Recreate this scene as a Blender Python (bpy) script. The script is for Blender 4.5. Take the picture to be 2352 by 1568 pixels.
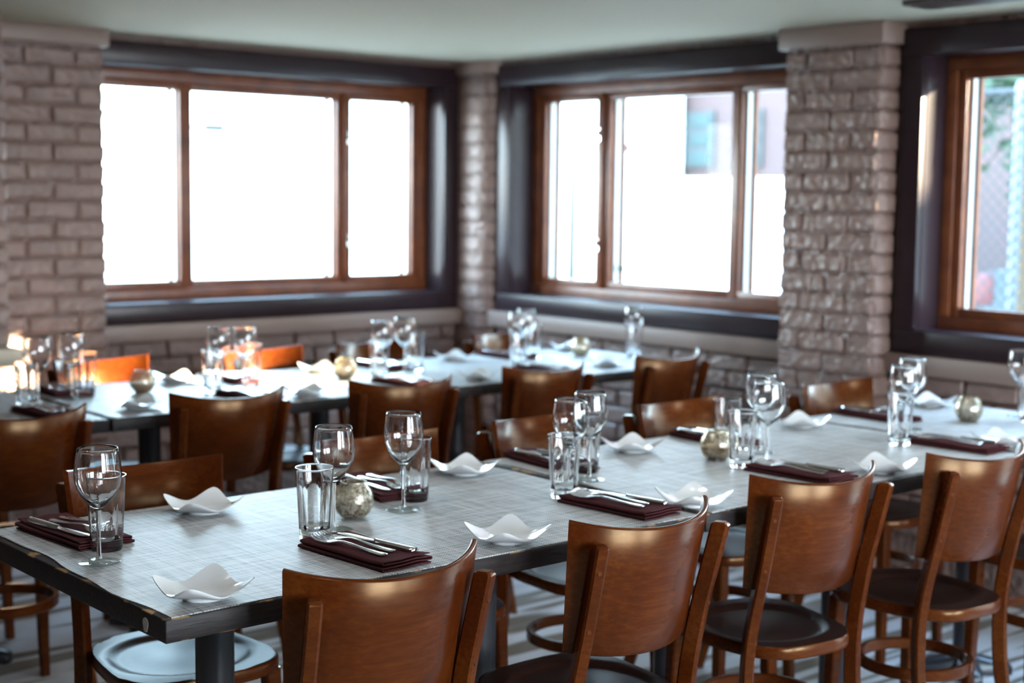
import bpy, bmesh, math, random
from mathutils import Matrix, Vector

for o in list(bpy.data.objects):
    bpy.data.objects.remove(o, do_unlink=True)
SC = bpy.context.scene
COL = SC.collection
PI = math.pi
random.seed(7)

# ------------------------------------------------------------------ camera
CZ = 1.404
cam_d = bpy.data.cameras.new('camera')
cam = bpy.data.objects.new('camera', cam_d)
COL.objects.link(cam)
_R = Vector((0.75952513, -0.65036978, 0.01186272))
_U = Vector((0.0553632, 0.08280439, 0.99502681))
_F = Vector((0.64811765, 0.75509111, -0.09889857))
cam.matrix_world = Matrix(((_R.x, _U.x, -_F.x, 0), (_R.y, _U.y, -_F.y, 0), (_R.z, _U.z, -_F.z, CZ), (0, 0, 0, 1)))
cam_d.sensor_width = 36.0
cam_d.lens = 3386.73 * 36.0 / 2352.0
cam_d.clip_start = 0.05
cam_d.clip_end = 300
cam_d.dof.use_dof = True
cam_d.dof.focus_distance = 2.52
cam_d.dof.aperture_fstop = 3.2
SC.camera = cam

# ------------------------------------------------------------------ sky, sun, exposure
SKY = 34.0
world = bpy.data.worlds.new('world')
SC.world = world
world.use_nodes = True
wn = world.node_tree.nodes
bg = wn['Background']
bg.inputs['Strength'].default_value = SKY
_tc = wn.new('ShaderNodeTexCoord'); _sx = wn.new('ShaderNodeSeparateXYZ'); _cr = wn.new('ShaderNodeValToRGB')
world.node_tree.links.new(_tc.outputs['Generated'], _sx.inputs[0])
world.node_tree.links.new(_sx.outputs['Z'], _cr.inputs['Fac'])
_st = [(0.0, (0.93, 0.96, 1.0)), (0.09, (0.80, 0.92, 1.0)), (0.27, (0.56, 0.80, 1.0)), (1.0, (0.34, 0.58, 1.0))]   # a clear sky: pale horizon, blue above
while len(_cr.color_ramp.elements) < 4: _cr.color_ramp.elements.new(0.5)
for _e, (_p, _c) in zip(_cr.color_ramp.elements, _st): _e.position = _p; _e.color = (*_c, 1)
world.node_tree.links.new(_cr.outputs['Color'], bg.inputs['Color'])

sun_d = bpy.data.lights.new('sun', 'SUN')
sun_d.energy = 160.0
sun_d.color = (1.0, 0.84, 0.60)
sun_d.angle = math.radians(0.6)
sun = bpy.data.objects.new('sun', sun_d)
COL.objects.link(sun)
_sd = Vector((-0.680, 0.735, -0.272)).normalized()       # the way the low sun shines
sun.rotation_euler = _sd.to_track_quat('-Z', 'Y').to_euler()
sun.location = (20, -18, 10)

SC.view_settings.view_transform = 'Standard'
SC.view_settings.look = 'None'
SC.view_settings.gamma = 1.0
SC.view_settings.use_curve_mapping = False
SC.view_settings.exposure = 0.0
try:
    SC.cycles.use_denoising = True
    SC.cycles.sample_clamp_indirect = 30.0
    SC.cycles.sample_clamp_direct = 0.0
    SC.cycles.max_bounces = 10
    SC.cycles.transmission_bounces = 9
    SC.cycles.transparent_max_bounces = 16
    SC.cycles.diffuse_bounces = 3
    SC.cycles.glossy_bounces = 3
    SC.cycles.blur_glossy = 0.6
    SC.cycles.use_adaptive_sampling = True
    SC.cycles.adaptive_threshold = 0.07
    SC.cycles.caustics_reflective = False
except Exception:
    pass

# room measures (metres)
XB, YA = 4.5476, 5.6650          # faces of the black window casings, right wall and left wall
ZC = 2.035                       # ceiling
XL, YN = -2.6, -2.2              # far ends of the room, behind the camera
Z_OUT = -0.30                    # ground outside

def portal(name, loc, rot, sx, sy):
    d = bpy.data.lights.new(name, 'AREA')
    d.shape = 'RECTANGLE'; d.size = sx; d.size_y = sy; d.energy = 1.0
    d.cycles.is_portal = True
    o = bpy.data.objects.new(name, d); COL.objects.link(o)
    o.location = loc; o.rotation_euler = rot
portal('portal_left_window', (3.54, YA + 0.30, 1.425), (-PI/2, 0, 0), 1.75, 0.96)
portal('portal_right_window', (XB + 0.30, 4.453, 1.425), (0, PI/2, 0), 0.96, 1.75)
portal('portal_near_window', (XB + 0.30, 2.195, 1.425), (0, PI/2, 0), 0.96, 1.75)
portal('portal_side_door', (XB + 0.30, 0.55, 0.99), (0, PI/2, 0), 1.92, 1.10)
portal('portal_front_a', (1.5, YN - 0.12, 1.275), (PI/2, 0, 0), 1.5, 1.35)
portal('portal_front_b', (3.5, YN - 0.12, 1.275), (PI/2, 0, 0), 1.5, 1.35)

# recessed ceiling lamps over the front row and behind the viewer
for _x, _y in ((0.7, 1.0), (2.3, 0.8), (1.45, 2.55), (2.75, 2.35), (3.75, 1.9)):
    _d = bpy.data.lights.new('ceiling_lamp', 'AREA'); _d.shape = 'DISK'; _d.size = 0.13; _d.energy = 3.8; _d.color = (0.97, 0.98, 1.0)
    _o = bpy.data.objects.new('ceiling_lamp', _d); COL.objects.link(_o); _o.location = (_x, _y, ZC - 0.012)

# ------------------------------------------------------------------ materials
MATS = {}
def mat(name):
    m = bpy.data.materials.new(name); m.use_nodes = True
    MATS[name] = m
    nt = m.node_tree
    return m, nt, nt.nodes['Principled BSDF']

def node(nt, kind, **kw):
    n = nt.nodes.new(kind)
    for k, v in kw.items():
        if k in n.inputs: n.inputs[k].default_value = v
        else: setattr(n, k, v)
    return n

def ramp(nt, fac, stops):
    r = nt.nodes.new('ShaderNodeValToRGB')
    while len(r.color_ramp.elements) < len(stops): r.color_ramp.elements.new(0.5)
    for e, (p, c) in zip(r.color_ramp.elements, stops):
        e.position = p; e.color = (*c, 1) if len(c) == 3 else c
    nt.links.new(fac, r.inputs['Fac'])
    return r

def coords(nt, scale=(1, 1, 1), kind='Object', rot=(0, 0, 0)):
    tc = nt.nodes.new('ShaderNodeTexCoord')
    mp = nt.nodes.new('ShaderNodeMapping')
    mp.inputs['Scale'].default_value = scale
    mp.inputs['Rotation'].default_value = rot
    nt.links.new(tc.outputs[kind], mp.inputs['Vector'])
    return mp.outputs['Vector']

def bump(nt, bsdf, height, strength, dist=0.01):
    b = node(nt, 'ShaderNodeBump', Strength=strength, Distance=dist)
    nt.links.new(height, b.inputs['Height'])
    nt.links.new(b.outputs['Normal'], bsdf.inputs['Normal'])
    return b

def world_jitter(nt, vec, amount=37.0):
    """shift a texture from object to object so repeats differ"""
    oi = nt.nodes.new('ShaderNodeObjectInfo')
    a = node(nt, 'ShaderNodeMath', operation='MULTIPLY'); a.inputs[1].default_value = amount
    nt.links.new(oi.outputs['Random'], a.inputs[0])
    ad = node(nt, 'ShaderNodeVectorMath', operation='ADD')
    nt.links.new(vec, ad.inputs[0]); nt.links.new(a.outputs[0], ad.inputs[1])
    return ad.outputs[0]

def plain(name, col, rough=0.5, metallic=0.0, spec=0.5, coat=0.0, coat_rough=0.1):
    m, nt, b = mat(name)
    b.inputs['Base Color'].default_value = (*col, 1)
    b.inputs['Roughness'].default_value = rough
    b.inputs['Metallic'].default_value = metallic
    b.inputs['Specular IOR Level'].default_value = spec
    b.inputs['Coat Weight'].default_value = coat
    b.inputs['Coat Roughness'].default_value = coat_rough
    n = node(nt, 'ShaderNodeTexNoise', Scale=60.0, Detail=3.0)
    nt.links.new(coords(nt), n.inputs['Vector'])
    bump(nt, b, n.outputs['Fac'], 0.04, 0.004)
    return m

def wood(name, dark, mid, light, grain=(3, 40, 40), rough=0.35, coat=0.35, coat_rough=0.18, blotch=2.5):
    m, nt, b = mat(name)
    v = world_jitter(nt, coords(nt, grain))
    n = node(nt, 'ShaderNodeTexNoise', Scale=3.0, Detail=6.0, Roughness=0.62)
    nt.links.new(v, n.inputs['Vector'])
    v2 = world_jitter(nt, coords(nt, (1, 1, 1)), 11.0)
    n2 = node(nt, 'ShaderNodeTexNoise', Scale=blotch * 3, Detail=3.0)
    nt.links.new(v2, n2.inputs['Vector'])
    mx = node(nt, 'ShaderNodeMix', data_type='FLOAT')
    mx.inputs[0].default_value = 0.5
    nt.links.new(n.outputs['Fac'], mx.inputs[2]); nt.links.new(n2.outputs['Fac'], mx.inputs[3])
    r = ramp(nt, mx.outputs[0], [(0.32, dark), (0.5, mid), (0.68, light)])
    nt.links.new(r.outputs['Color'], b.inputs['Base Color'])
    b.inputs['Roughness'].default_value = rough
    b.inputs['Coat Weight'].default_value = coat
    b.inputs['Coat Roughness'].default_value = coat_rough
    bump(nt, b, n.outputs['Fac'], 0.06, 0.002)
    return m

wood('chair_wood', (0.040, 0.0062, 0.0011), (0.070, 0.0125, 0.0020), (0.110, 0.026, 0.0042), coat=0.0)
_b = MATS['chair_wood'].node_tree.nodes['Principled BSDF']; _b.inputs['Specular IOR Level'].default_value = 0.42; _b.inputs['Specular Tint'].default_value = (1.0, 0.66, 0.36, 1)
_b.inputs['Roughness'].default_value = 0.25
wood('seat_wood', (0.014, 0.006, 0.005), (0.026, 0.010, 0.007), (0.040, 0.016, 0.010), grain=(4, 50, 4), rough=0.30, coat=0.0)
MATS['seat_wood'].node_tree.nodes['Principled BSDF'].inputs['Specular IOR Level'].default_value = 0.055
wood('window_wood', (0.10, 0.026, 0.010), (0.17, 0.048, 0.018), (0.24, 0.075, 0.028), grain=(4, 4, 4), rough=0.38, coat=0.1)

# worn black table edge
m, nt, b = mat('table_wood')
v = world_jitter(nt, coords(nt, (4, 60, 60)))
n = node(nt, 'ShaderNodeTexNoise', Scale=3.0, Detail=6.0, Roughness=0.65); nt.links.new(v, n.inputs['Vector'])
r = ramp(nt, n.outputs['Fac'], [(0.3, (0.008, 0.006, 0.007)), (0.55, (0.020, 0.013, 0.012)), (0.75, (0.06, 0.036, 0.024))])
tc = nt.nodes.new('ShaderNodeTexCoord'); sx = nt.nodes.new('ShaderNodeSeparateXYZ'); nt.links.new(tc.outputs['Object'], sx.inputs[0])
ab = node(nt, 'ShaderNodeMath', operation='ABSOLUTE'); nt.links.new(sx.outputs['Z'], ab.inputs[0])      # slab is centred on z = 0
gt = node(nt, 'ShaderNodeMapRange'); gt.inputs['From Min'].default_value = 0.0165; gt.inputs['From Max'].default_value = 0.0188
nt.links.new(ab.outputs[0], gt.inputs['Value'])
n2 = node(nt, 'ShaderNodeTexNoise', Scale=22.0, Detail=4.0); nt.links.new(world_jitter(nt, coords(nt)), n2.inputs['Vector'])
wr = node(nt, 'ShaderNodeMapRange'); wr.inputs['From Min'].default_value = 0.56; wr.inputs['From Max'].default_value = 0.62
nt.links.new(n2.outputs['Fac'], wr.inputs['Value'])
mu = node(nt, 'ShaderNodeMath', operation='MULTIPLY'); nt.links.new(gt.outputs[0], mu.inputs[0]); nt.links.new(wr.outputs[0], mu.inputs[1])
mx = node(nt, 'ShaderNodeMix', data_type='RGBA'); nt.links.new(mu.outputs[0], mx.inputs['Factor'])
nt.links.new(r.outputs['Color'], mx.inputs[6]); mx.inputs[7].default_value = (0.36, 0.20, 0.08, 1)
nt.links.new(mx.outputs[2], b.inputs['Base Color'])
b.inputs['Roughness'].default_value = 0.48
b.inputs['Specular IOR Level'].default_value = 0.3
bump(nt, b, n.outputs['Fac'], 0.35, 0.002)

# woven vinyl mat
m, nt, b = mat('woven_mat')
va = coords(nt, (2.2, 95, 1)); vb = coords(nt, (95, 2.2, 1))
na = node(nt, 'ShaderNodeTexNoise', Scale=3.0, Detail=5.0, Roughness=0.7); nt.links.new(world_jitter(nt, va), na.inputs['Vector'])
nb = node(nt, 'ShaderNodeTexNoise', Scale=3.0, Detail=5.0, Roughness=0.7); nt.links.new(world_jitter(nt, vb), nb.inputs['Vector'])
mx = node(nt, 'ShaderNodeMix', data_type='FLOAT'); mx.inputs[0].default_value = 0.45
nt.links.new(na.outputs['Fac'], mx.inputs[2]); nt.links.new(nb.outputs['Fac'], mx.inputs[3])
r = ramp(nt, mx.outputs[0], [(0.40, (0.15, 0.13, 0.12)), (0.475, (0.42, 0.42, 0.42)), (0.56, (0.66, 0.66, 0.66))])
ck = node(nt, 'ShaderNodeTexChecker', Scale=330.0); nt.links.new(coords(nt), ck.inputs['Vector'])
ck.inputs['Color1'].default_value = (1, 1, 1, 1); ck.inputs['Color2'].default_value = (0.62, 0.60, 0.58, 1)
ml = node(nt, 'ShaderNodeMix', data_type='RGBA', blend_type='MULTIPLY'); ml.inputs['Factor'].default_value = 0.8
nt.links.new(r.outputs['Color'], ml.inputs[6]); nt.links.new(ck.outputs['Color'], ml.inputs[7])
nt.links.new(ml.outputs[2], b.inputs['Base Color'])
b.inputs['Roughness'].default_value = 0.46
b.inputs['Specular IOR Level'].default_value = 0.45
bump(nt, b, ck.outputs['Fac'], 0.15, 0.001)

# painted brick: one taupe paint over bricks and joints
def paint_brick(name, col, bump_s):
    m, nt, b = mat(name)
    v = world_jitter(nt, coords(nt), 91.0)
    n = node(nt, 'ShaderNodeTexNoise', Scale=26.0, Detail=4.0, Roughness=0.6); nt.links.new(v, n.inputs['Vector'])
    n2 = node(nt, 'ShaderNodeTexVoronoi', Scale=30.0); nt.links.new(v, n2.inputs['Vector'])
    n3 = node(nt, 'ShaderNodeTexNoise', Scale=9.0, Detail=2.0); nt.links.new(v, n3.inputs['Vector'])
    d = tuple(c * 0.82 for c in col); l = tuple(min(1, c * 1.12) for c in col)
    r = ramp(nt, n3.outputs['Fac'], [(0.3, d), (0.55, col), (0.75, l)])
    nt.links.new(r.outputs['Color'], b.inputs['Base Color'])
    b.inputs['Roughness'].default_value = 0.42
    ad = node(nt, 'ShaderNodeMath', operation='ADD')
    nt.links.new(n.outputs['Fac'], ad.inputs[0]); nt.links.new(n2.outputs['Distance'], ad.inputs[1])
    bump(nt, b, ad.outputs[0], bump_s, 0.012)
paint_brick('brick_paint', (0.225, 0.143, 0.118), 0.5)
paint_brick('mortar_paint', (0.17, 0.105, 0.085), 0.9)
plain('tan_paint', (0.25, 0.17, 0.14), 0.45)
plain('black_paint', (0.024, 0.013, 0.016), 0.30, spec=0.3)
plain('plaster', (0.44, 0.39, 0.30), 0.85, spec=0.2)
plain('cream_paint', (0.62, 0.52, 0.40), 0.5)
plain('aluminium', (0.55, 0.58, 0.58), 0.35, metallic=0.6)
plain('black_iron', (0.022, 0.020, 0.024), 0.33, spec=0.6)
plain('steel', (0.74, 0.73, 0.72), 0.16, metallic=1.0)
plain('porcelain', (0.88, 0.88, 0.88), 0.12, coat=0.6, coat_rough=0.03)
plain('wax_brown', (0.10, 0.062, 0.045), 0.7)
plain('wax_amber', (0.34, 0.17, 0.025), 0.5)
plain('wax_peach', (0.45, 0.20, 0.10), 0.5)
plain('residue', (0.50, 0.45, 0.40), 0.8)
plain('sticker_green', (0.30, 0.33, 0.24), 0.7)
plain('dark_beam', (0.035, 0.018, 0.014), 0.4)

# folded cloth
m, nt, b = mat('napkin_cloth')
n = node(nt, 'ShaderNodeTexNoise', Scale=700.0, Detail=2.0); nt.links.new(coords(nt), n.inputs['Vector'])
r = ramp(nt, n.outputs['Fac'], [(0.3, (0.050, 0.014, 0.016)), (0.7, (0.105, 0.034, 0.036))])
nt.links.new(r.outputs['Color'], b.inputs['Base Color'])
b.inputs['Roughness'].default_value = 0.9
b.inputs['Specular IOR Level'].default_value = 0.05
b.inputs['Sheen Weight'].default_value = 0.0
bump(nt, b, n.outputs['Fac'], 0.3, 0.001)

# clear glass (solid, refracting)
m, nt, b = mat('clear_glass')
b.inputs['Base Color'].default_value = (1.0, 1.0, 1.0, 1)
b.inputs['Transmission Weight'].default_value = 1.0
b.inputs['Roughness'].default_value = 0.0
b.inputs['IOR'].default_value = 1.46
b.inputs['Specular IOR Level'].default_value = 0.5

# window pane: thin, lets straight light through and mirrors a little
m = bpy.data.materials.new('pane_glass'); m.use_nodes = True; MATS['pane_glass'] = m
nt = m.node_tree
for x in list(nt.nodes): nt.nodes.remove(x)
out = nt.nodes.new('ShaderNodeOutputMaterial')
tr = nt.nodes.new('ShaderNodeBsdfTransparent'); tr.inputs['Color'].default_value = (0.95, 0.98, 0.97, 1)
gl = nt.nodes.new('ShaderNodeBsdfGlossy'); gl.inputs['Roughness'].default_value = 0.0
lw = nt.nodes.new('ShaderNodeLayerWeight'); lw.inputs['Blend'].default_value = 0.25
mr = node(nt, 'ShaderNodeMath', operation='MULTIPLY'); mr.inputs[1].default_value = 0.12
nt.links.new(lw.outputs['Fresnel'], mr.inputs[0])
ms = nt.nodes.new('ShaderNodeMixShader')
nt.links.new(mr.outputs[0], ms.inputs[0]); nt.links.new(tr.outputs[0], ms.inputs[1]); nt.links.new(gl.outputs[0], ms.inputs[2])
nt.links.new(ms.outputs[0], out.inputs['Surface'])

# thin clear glass for the feet of the stemware
m = MATS['pane_glass'].copy(); m.name = 'thin_glass'; MATS['thin_glass'] = m
for n in m.node_tree.nodes:
    if n.type == 'MATH': n.inputs[1].default_value = 0.4
    if n.type == 'LAYER_WEIGHT': n.inputs['Blend'].default_value = 0.35
    if n.type == 'BSDF_GLOSSY': n.inputs['Roughness'].default_value = 0.02

# mercury glass of the votives: silvered flecks over clear glass
m = bpy.data.materials.new('mercury_glass'); m.use_nodes = True; MATS['mercury_glass'] = m
nt = m.node_tree
pb = nt.nodes['Principled BSDF']; out = nt.nodes['Material Output']
pb.inputs['Base Color'].default_value = (0.86, 0.80, 0.68, 1); pb.inputs['Metallic'].default_value = 0.75; pb.inputs['Roughness'].default_value = 0.22
tr = nt.nodes.new('ShaderNodeBsdfTransparent'); tr.inputs['Color'].default_value = (0.93, 0.90, 0.84, 1)
nz = node(nt, 'ShaderNodeTexNoise', Scale=110.0, Detail=5.0, Roughness=0.75); nt.links.new(world_jitter(nt, coords(nt)), nz.inputs['Vector'])
mr = node(nt, 'ShaderNodeMapRange'); mr.inputs['From Min'].default_value = 0.44; mr.inputs['From Max'].default_value = 0.56
mr.inputs['To Min'].default_value = 0.06; mr.inputs['To Max'].default_value = 0.50
nt.links.new(nz.outputs['Fac'], mr.inputs['Value'])
ms = nt.nodes.new('ShaderNodeMixShader')
nt.links.new(mr.outputs[0], ms.inputs[0]); nt.links.new(tr.outputs[0], ms.inputs[1]); nt.links.new(pb.outputs[0], ms.inputs[2])
nt.links.new(ms.outputs[0], out.inputs['Surface'])
bp = node(nt, 'ShaderNodeBump', Strength=0.3, Distance=0.002); nt.links.new(nz.outputs['Fac'], bp.inputs['Height']); nt.links.new(bp.outputs[0], pb.inputs['Normal'])

# striped carpet
m, nt, b = mat('carpet')
v = coords(nt, (0.55, 6.0, 1), rot=(0, 0, math.radians(4)))
n = node(nt, 'ShaderNodeTexNoise', Scale=1.5, Detail=2.0, Roughness=0.4); nt.links.new(v, n.inputs['Vector'])
r = ramp(nt, n.outputs['Fac'], [(0.40, (0.22, 0.17, 0.13)), (0.43, (0.66, 0.61, 0.60)), (0.56, (0.70, 0.66, 0.65)), (0.585, (0.30, 0.25, 0.21))])
f = node(nt, 'ShaderNodeTexNoise', Scale=380.0, Detail=3.0); nt.links.new(coords(nt), f.inputs['Vector'])
rf = ramp(nt, f.outputs['Fac'], [(0.3, (0.72, 0.72, 0.72)), (0.7, (1.1, 1.1, 1.1))])
ml = node(nt, 'ShaderNodeMix', data_type='RGBA', blend_type='MULTIPLY'); ml.inputs['Factor'].default_value = 1.0
nt.links.new(r.outputs['Color'], ml.inputs[6]); nt.links.new(rf.outputs['Color'], ml.inputs[7])
nt.links.new(ml.outputs[2], b.inputs['Base Color']); b.inputs['Roughness'].default_value = 0.95; b.inputs['Specular IOR Level'].default_value = 0.1
bump(nt, b, f.outputs['Fac'], 0.5, 0.004)

# outdoor things; wire, post, car, tree and far brick darkened in place of shade
plain('concrete', (0.40, 0.36, 0.30), 0.9)
plain('asphalt', (0.035, 0.035, 0.035), 0.9)
plain('darkened_metal', (0.02, 0.023, 0.023), 0.8)
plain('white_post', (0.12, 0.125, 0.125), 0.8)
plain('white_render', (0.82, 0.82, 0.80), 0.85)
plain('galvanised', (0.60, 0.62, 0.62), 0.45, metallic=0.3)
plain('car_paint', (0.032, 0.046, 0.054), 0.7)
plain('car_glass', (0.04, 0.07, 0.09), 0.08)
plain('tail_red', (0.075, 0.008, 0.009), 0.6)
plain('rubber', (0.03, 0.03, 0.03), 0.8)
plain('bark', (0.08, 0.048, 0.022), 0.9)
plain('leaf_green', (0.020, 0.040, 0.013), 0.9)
plain('far_brick', (0.062, 0.038, 0.035), 0.9)
plain('far_frame', (0.036, 0.042, 0.042), 0.8)
plain('far_pane', (0.022, 0.040, 0.038), 0.8)
plain('blocker_side', (0.33, 0.29, 0.25), 0.9)

# ------------------------------------------------------------------ helpers
def link(o, parent=None):
    COL.objects.link(o)
    if parent is not None: o.parent = parent
    return o

def mesh_obj(name, me, parent=None, loc=(0, 0, 0), rotz=0.0):
    o = link(bpy.data.objects.new(name, me), parent)
    o.location = loc; o.rotation_euler = (0, 0, rotz)
    return o

def finish(bm, name, material, angle=35, smooth=True):
    me = bpy.data.meshes.new(name)
    bmesh.ops.recalc_face_normals(bm, faces=bm.faces)
    bm.to_mesh(me); bm.free()
    for mm in (material if isinstance(material, (list, tuple)) else [material]):
        me.materials.append(MATS[mm])
    if smooth:
        for p in me.polygons: p.use_smooth = True
        me.set_sharp_from_angle(angle=math.radians(angle))
    return me

def empty(name, loc=(0, 0, 0), rotz=0.0, parent=None):
    o = link(bpy.data.objects.new(name, None), parent)
    o.location = loc; o.rotation_euler = (0, 0, rotz); o.empty_display_size = 0.05
    return o

def tag(o, label=None, cat=None, group=None, kind=None):
    if label: o['label'] = label
    if cat: o['category'] = cat
    if group: o['group'] = group
    if kind: o['kind'] = kind
    return o

def add_box(bm, x0, x1, y0, y1, z0, z1):
    vs = [bm.verts.new(p) for p in ((x0, y0, z0), (x1, y0, z0), (x1, y1, z0), (x0, y1, z0), (x0, y0, z1), (x1, y0, z1), (x1, y1, z1), (x0, y1, z1))]
    for f in ((0, 3, 2, 1), (4, 5, 6, 7), (0, 1, 5, 4), (1, 2, 6, 5), (2, 3, 7, 6), (3, 0, 4, 7)):
        bm.faces.new([vs[i] for i in f])
    return vs

def box_mesh(name, material, x0, x1, y0, y1, z0, z1, bev=0.0, seg=2):
    bm = bmesh.new()
    add_box(bm, min(x0, x1), max(x0, x1), min(y0, y1), max(y0, y1), min(z0, z1), max(z0, z1))
    if bev > 0:
        bmesh.ops.bevel(bm, geom=bm.edges[:], offset=bev, segments=seg, affect='EDGES', profile=0.5)
    return finish(bm, name, material, angle=50)

def box_obj(name, material, x0, x1, y0, y1, z0, z1, parent=None, bev=0.0, seg=2):
    return mesh_obj(name, box_mesh(name, material, x0, x1, y0, y1, z0, z1, bev, seg), parent)

def lathe(profile, seg=40, wob=None):
    """profile: list of (r, z); open surface of revolution"""
    bm = bmesh.new(); rings = []
    for r, z in profile:
        if r < 1e-6: rings.append([bm.verts.new((0, 0, z))])
        else:
            ring = []
            for k in range(seg):
                t = 2 * PI * k / seg
                rr = r if wob is None else wob(r, z, t)
                ring.append(bm.verts.new((rr * math.cos(t), rr * math.sin(t), z)))
            rings.append(ring)
    for a, b2 in zip(rings, rings[1:]):
        for k in range(seg):
            k2 = (k + 1) % seg
            if len(a) == 1 and len(b2) == 1: continue
            if len(a) == 1: bm.faces.new((a[0], b2[k2], b2[k]))
            elif len(b2) == 1: bm.faces.new((a[k], a[k2], b2[0]))
            else: bm.faces.new((a[k], a[k2], b2[k2], b2[k]))
    return bm

def sweep(bm, path, section, closed=False, cap=True):
    """path: list of (point, axis_a, axis_b); section: list of (a, b)"""
    rings = []
    for p, a, b2 in path:
        rings.append([bm.verts.new(p + a * s + b2 * t) for s, t in section])
    n = len(section)
    pairs = list(zip(rings, rings[1:]))
    if closed: pairs.append((rings[-1], rings[0]))
    for r0, r1 in pairs:
        for k in range(n):
            bm.faces.new((r0[k], r0[(k + 1) % n], r1[(k + 1) % n], r1[k]))
    if cap and not closed:
        bm.faces.new(rings[0][::-1]); bm.faces.new(rings[-1])

def chamfer(w, h, c):
    w, h = w / 2, h / 2
    return [(-w + c, -h), (w - c, -h), (w, -h + c), (w, h - c), (w - c, h), (-w + c, h), (-w, h - c), (-w, -h + c)]

def spline(pts, n):
    """Catmull-Rom through pts"""
    out = []
    P = [Vector(p) for p in pts]
    P = [P[0] * 2 - P[1]] + P + [P[-1] * 2 - P[-2]]
    for i in range(1, len(P) - 2):
        for k in range(n):
            t = k / n
            a, b2, c, d = P[i - 1], P[i], P[i + 1], P[i + 2]
            out.append(0.5 * ((2 * b2) + (c - a) * t + (2 * a - 5 * b2 + 4 * c - d) * t * t + (3 * b2 - a - 3 * c + d) * t ** 3))
    out.append(P[-2])
    return out

def copy_tree(root, loc, rotz, label=None, group=None):
    r = root.copy(); COL.objects.link(r)
    r.location = loc; r.rotation_euler = (0, 0, rotz)
    if label: r['label'] = label
    if group: r['group'] = group
    for ch in root.children:
        c = ch.copy(); COL.objects.link(c); c.parent = r
        c.matrix_parent_inverse = ch.matrix_parent_inverse.copy()
        for g in ch.children:
            d = g.copy(); COL.objects.link(d); d.parent = c
    return r

class Maker:
    """first call hands out the original, later calls copies"""
    def __init__(self, root): self.root, self.used = root, False
    def put(self, loc, rotz, label, group=None):
        if not self.used:
            self.used = True
            self.root.location = loc; self.root.rotation_euler = (0, 0, rotz)
            self.root['label'] = label
            if group: self.root['group'] = group
            return self.root
        return copy_tree(self.root, loc, rotz, label, group)

# ------------------------------------------------------------------ room shell
floor = box_obj('floor', 'carpet', XL, XB + 0.28, YN, YA + 0.28, -0.12, 0.0)
tag(floor, 'grey carpet with dark brown streaks under the tables', 'floor', kind='structure')
ceiling = box_obj('ceiling', 'plaster', XL, XB + 0.28, YN, YA + 0.28, ZC, ZC + 0.15)
tag(ceiling, 'white plaster ceiling above the window frames', 'ceiling', kind='structure')

def wall_boxes(name, boxes, label):
    bm = bmesh.new()
    for b6 in boxes: add_box(bm, *b6)
    o = mesh_obj(name, finish(bm, name, 'mortar_paint', smooth=False))
    return tag(o, label, 'wall', kind='structure')

A0, A1 = 2.655, 4.422                  # left-wall window opening, in x
B0, B1 = 5.338, 3.568                  # right-wall window openings, in y
C0, C1 = 3.080, 1.310
D0, D1 = 1.100, 0.000                 # glazed door, floor to 1.95
ZO0, ZO1 = 0.935, 1.915                # opening heights
wall_left = wall_boxes('wall_left', [
    (XL, XB + 0.28, YA + 0.034, YA + 0.28, -0.12, ZO0 - 0.02), (XL, XB + 0.28, YA + 0.034, YA + 0.28, ZO1 + 0.02, ZC),
    (XL, A0 - 0.02, YA + 0.034, YA + 0.28, ZO0 - 0.02, ZO1 + 0.02), (A1 + 0.02, XB + 0.28, YA + 0.034, YA + 0.28, ZO0 - 0.02, ZO1 + 0.02)],
    'taupe painted brick wall under and around the wide window')
x0, x1 = XB + 0.034, XB + 0.28
wall_right = wall_boxes('wall_right', [
    (x0, x1, D0, YA + 0.034, -0.12, ZO0 - 0.02), (x0, x1, D0, YA + 0.034, ZO1 + 0.02, ZC),
    (x0, x1, B0 + 0.02, YA + 0.034, ZO0 - 0.02, ZO1 + 0.02), (x0, x1, C0 + 0.02, B1 - 0.02, ZO0 - 0.02, ZO1 + 0.02),
    (x0, x1, D0, C1 - 0.02, ZO0 - 0.02, ZO1 + 0.02), (x0, x1, YN, D1, -0.12, ZC), (x0, x1, D1, D0, 1.95, ZC), (x0, x1, D1, D0, -0.12, 0.03)],
    'taupe painted brick wall with two windows and a pillar between them')
wall_far_side = box_obj('wall_side', 'plaster', XL - 0.2, XL, YN, YA + 0.28, -0.12, ZC)
tag(wall_far_side, 'plain plaster wall closing the far side of the room', 'wall', kind='structure')

wall_front = wall_boxes('wall_front', [(XL, XB + 0.28, YN - 0.2, YN, -0.12, 0.6), (XL, XB + 0.28, YN - 0.2, YN, 1.95, ZC),
    (XL, 0.75, YN - 0.2, YN, 0.6, 1.95), (2.25, 2.75, YN - 0.2, YN, 0.6, 1.95), (4.25, XB + 0.28, YN - 0.2, YN, 0.6, 1.95)],
    'wall with two open windows behind the viewer')
# --- bricks
COURSE = 0.0745
brick_cache = {}
def brick_mesh(L, D, var):
    key = (round(L, 3), round(D, 3), var)
    if key in brick_cache: return brick_cache[key]
    rnd = random.Random(hash(key) & 0xffff)
    bm = bmesh.new()
    H = COURSE - 0.007
    add_box(bm, -L / 2, L / 2, 0, D, -H / 2, H / 2)      # front face at y = 0
    bmesh.ops.bevel(bm, geom=bm.edges[:], offset=0.009, segments=1, affect='EDGES')
    for v2 in bm.verts:
        v2.co += Vector((rnd.uniform(-.005, .005), rnd.uniform(-.0018, .0012), rnd.uniform(-.0035, .0035)))
    brick_cache[key] = finish(bm, 'brick', 'brick_paint', angle=28)
    return brick_cache[key]

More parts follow.
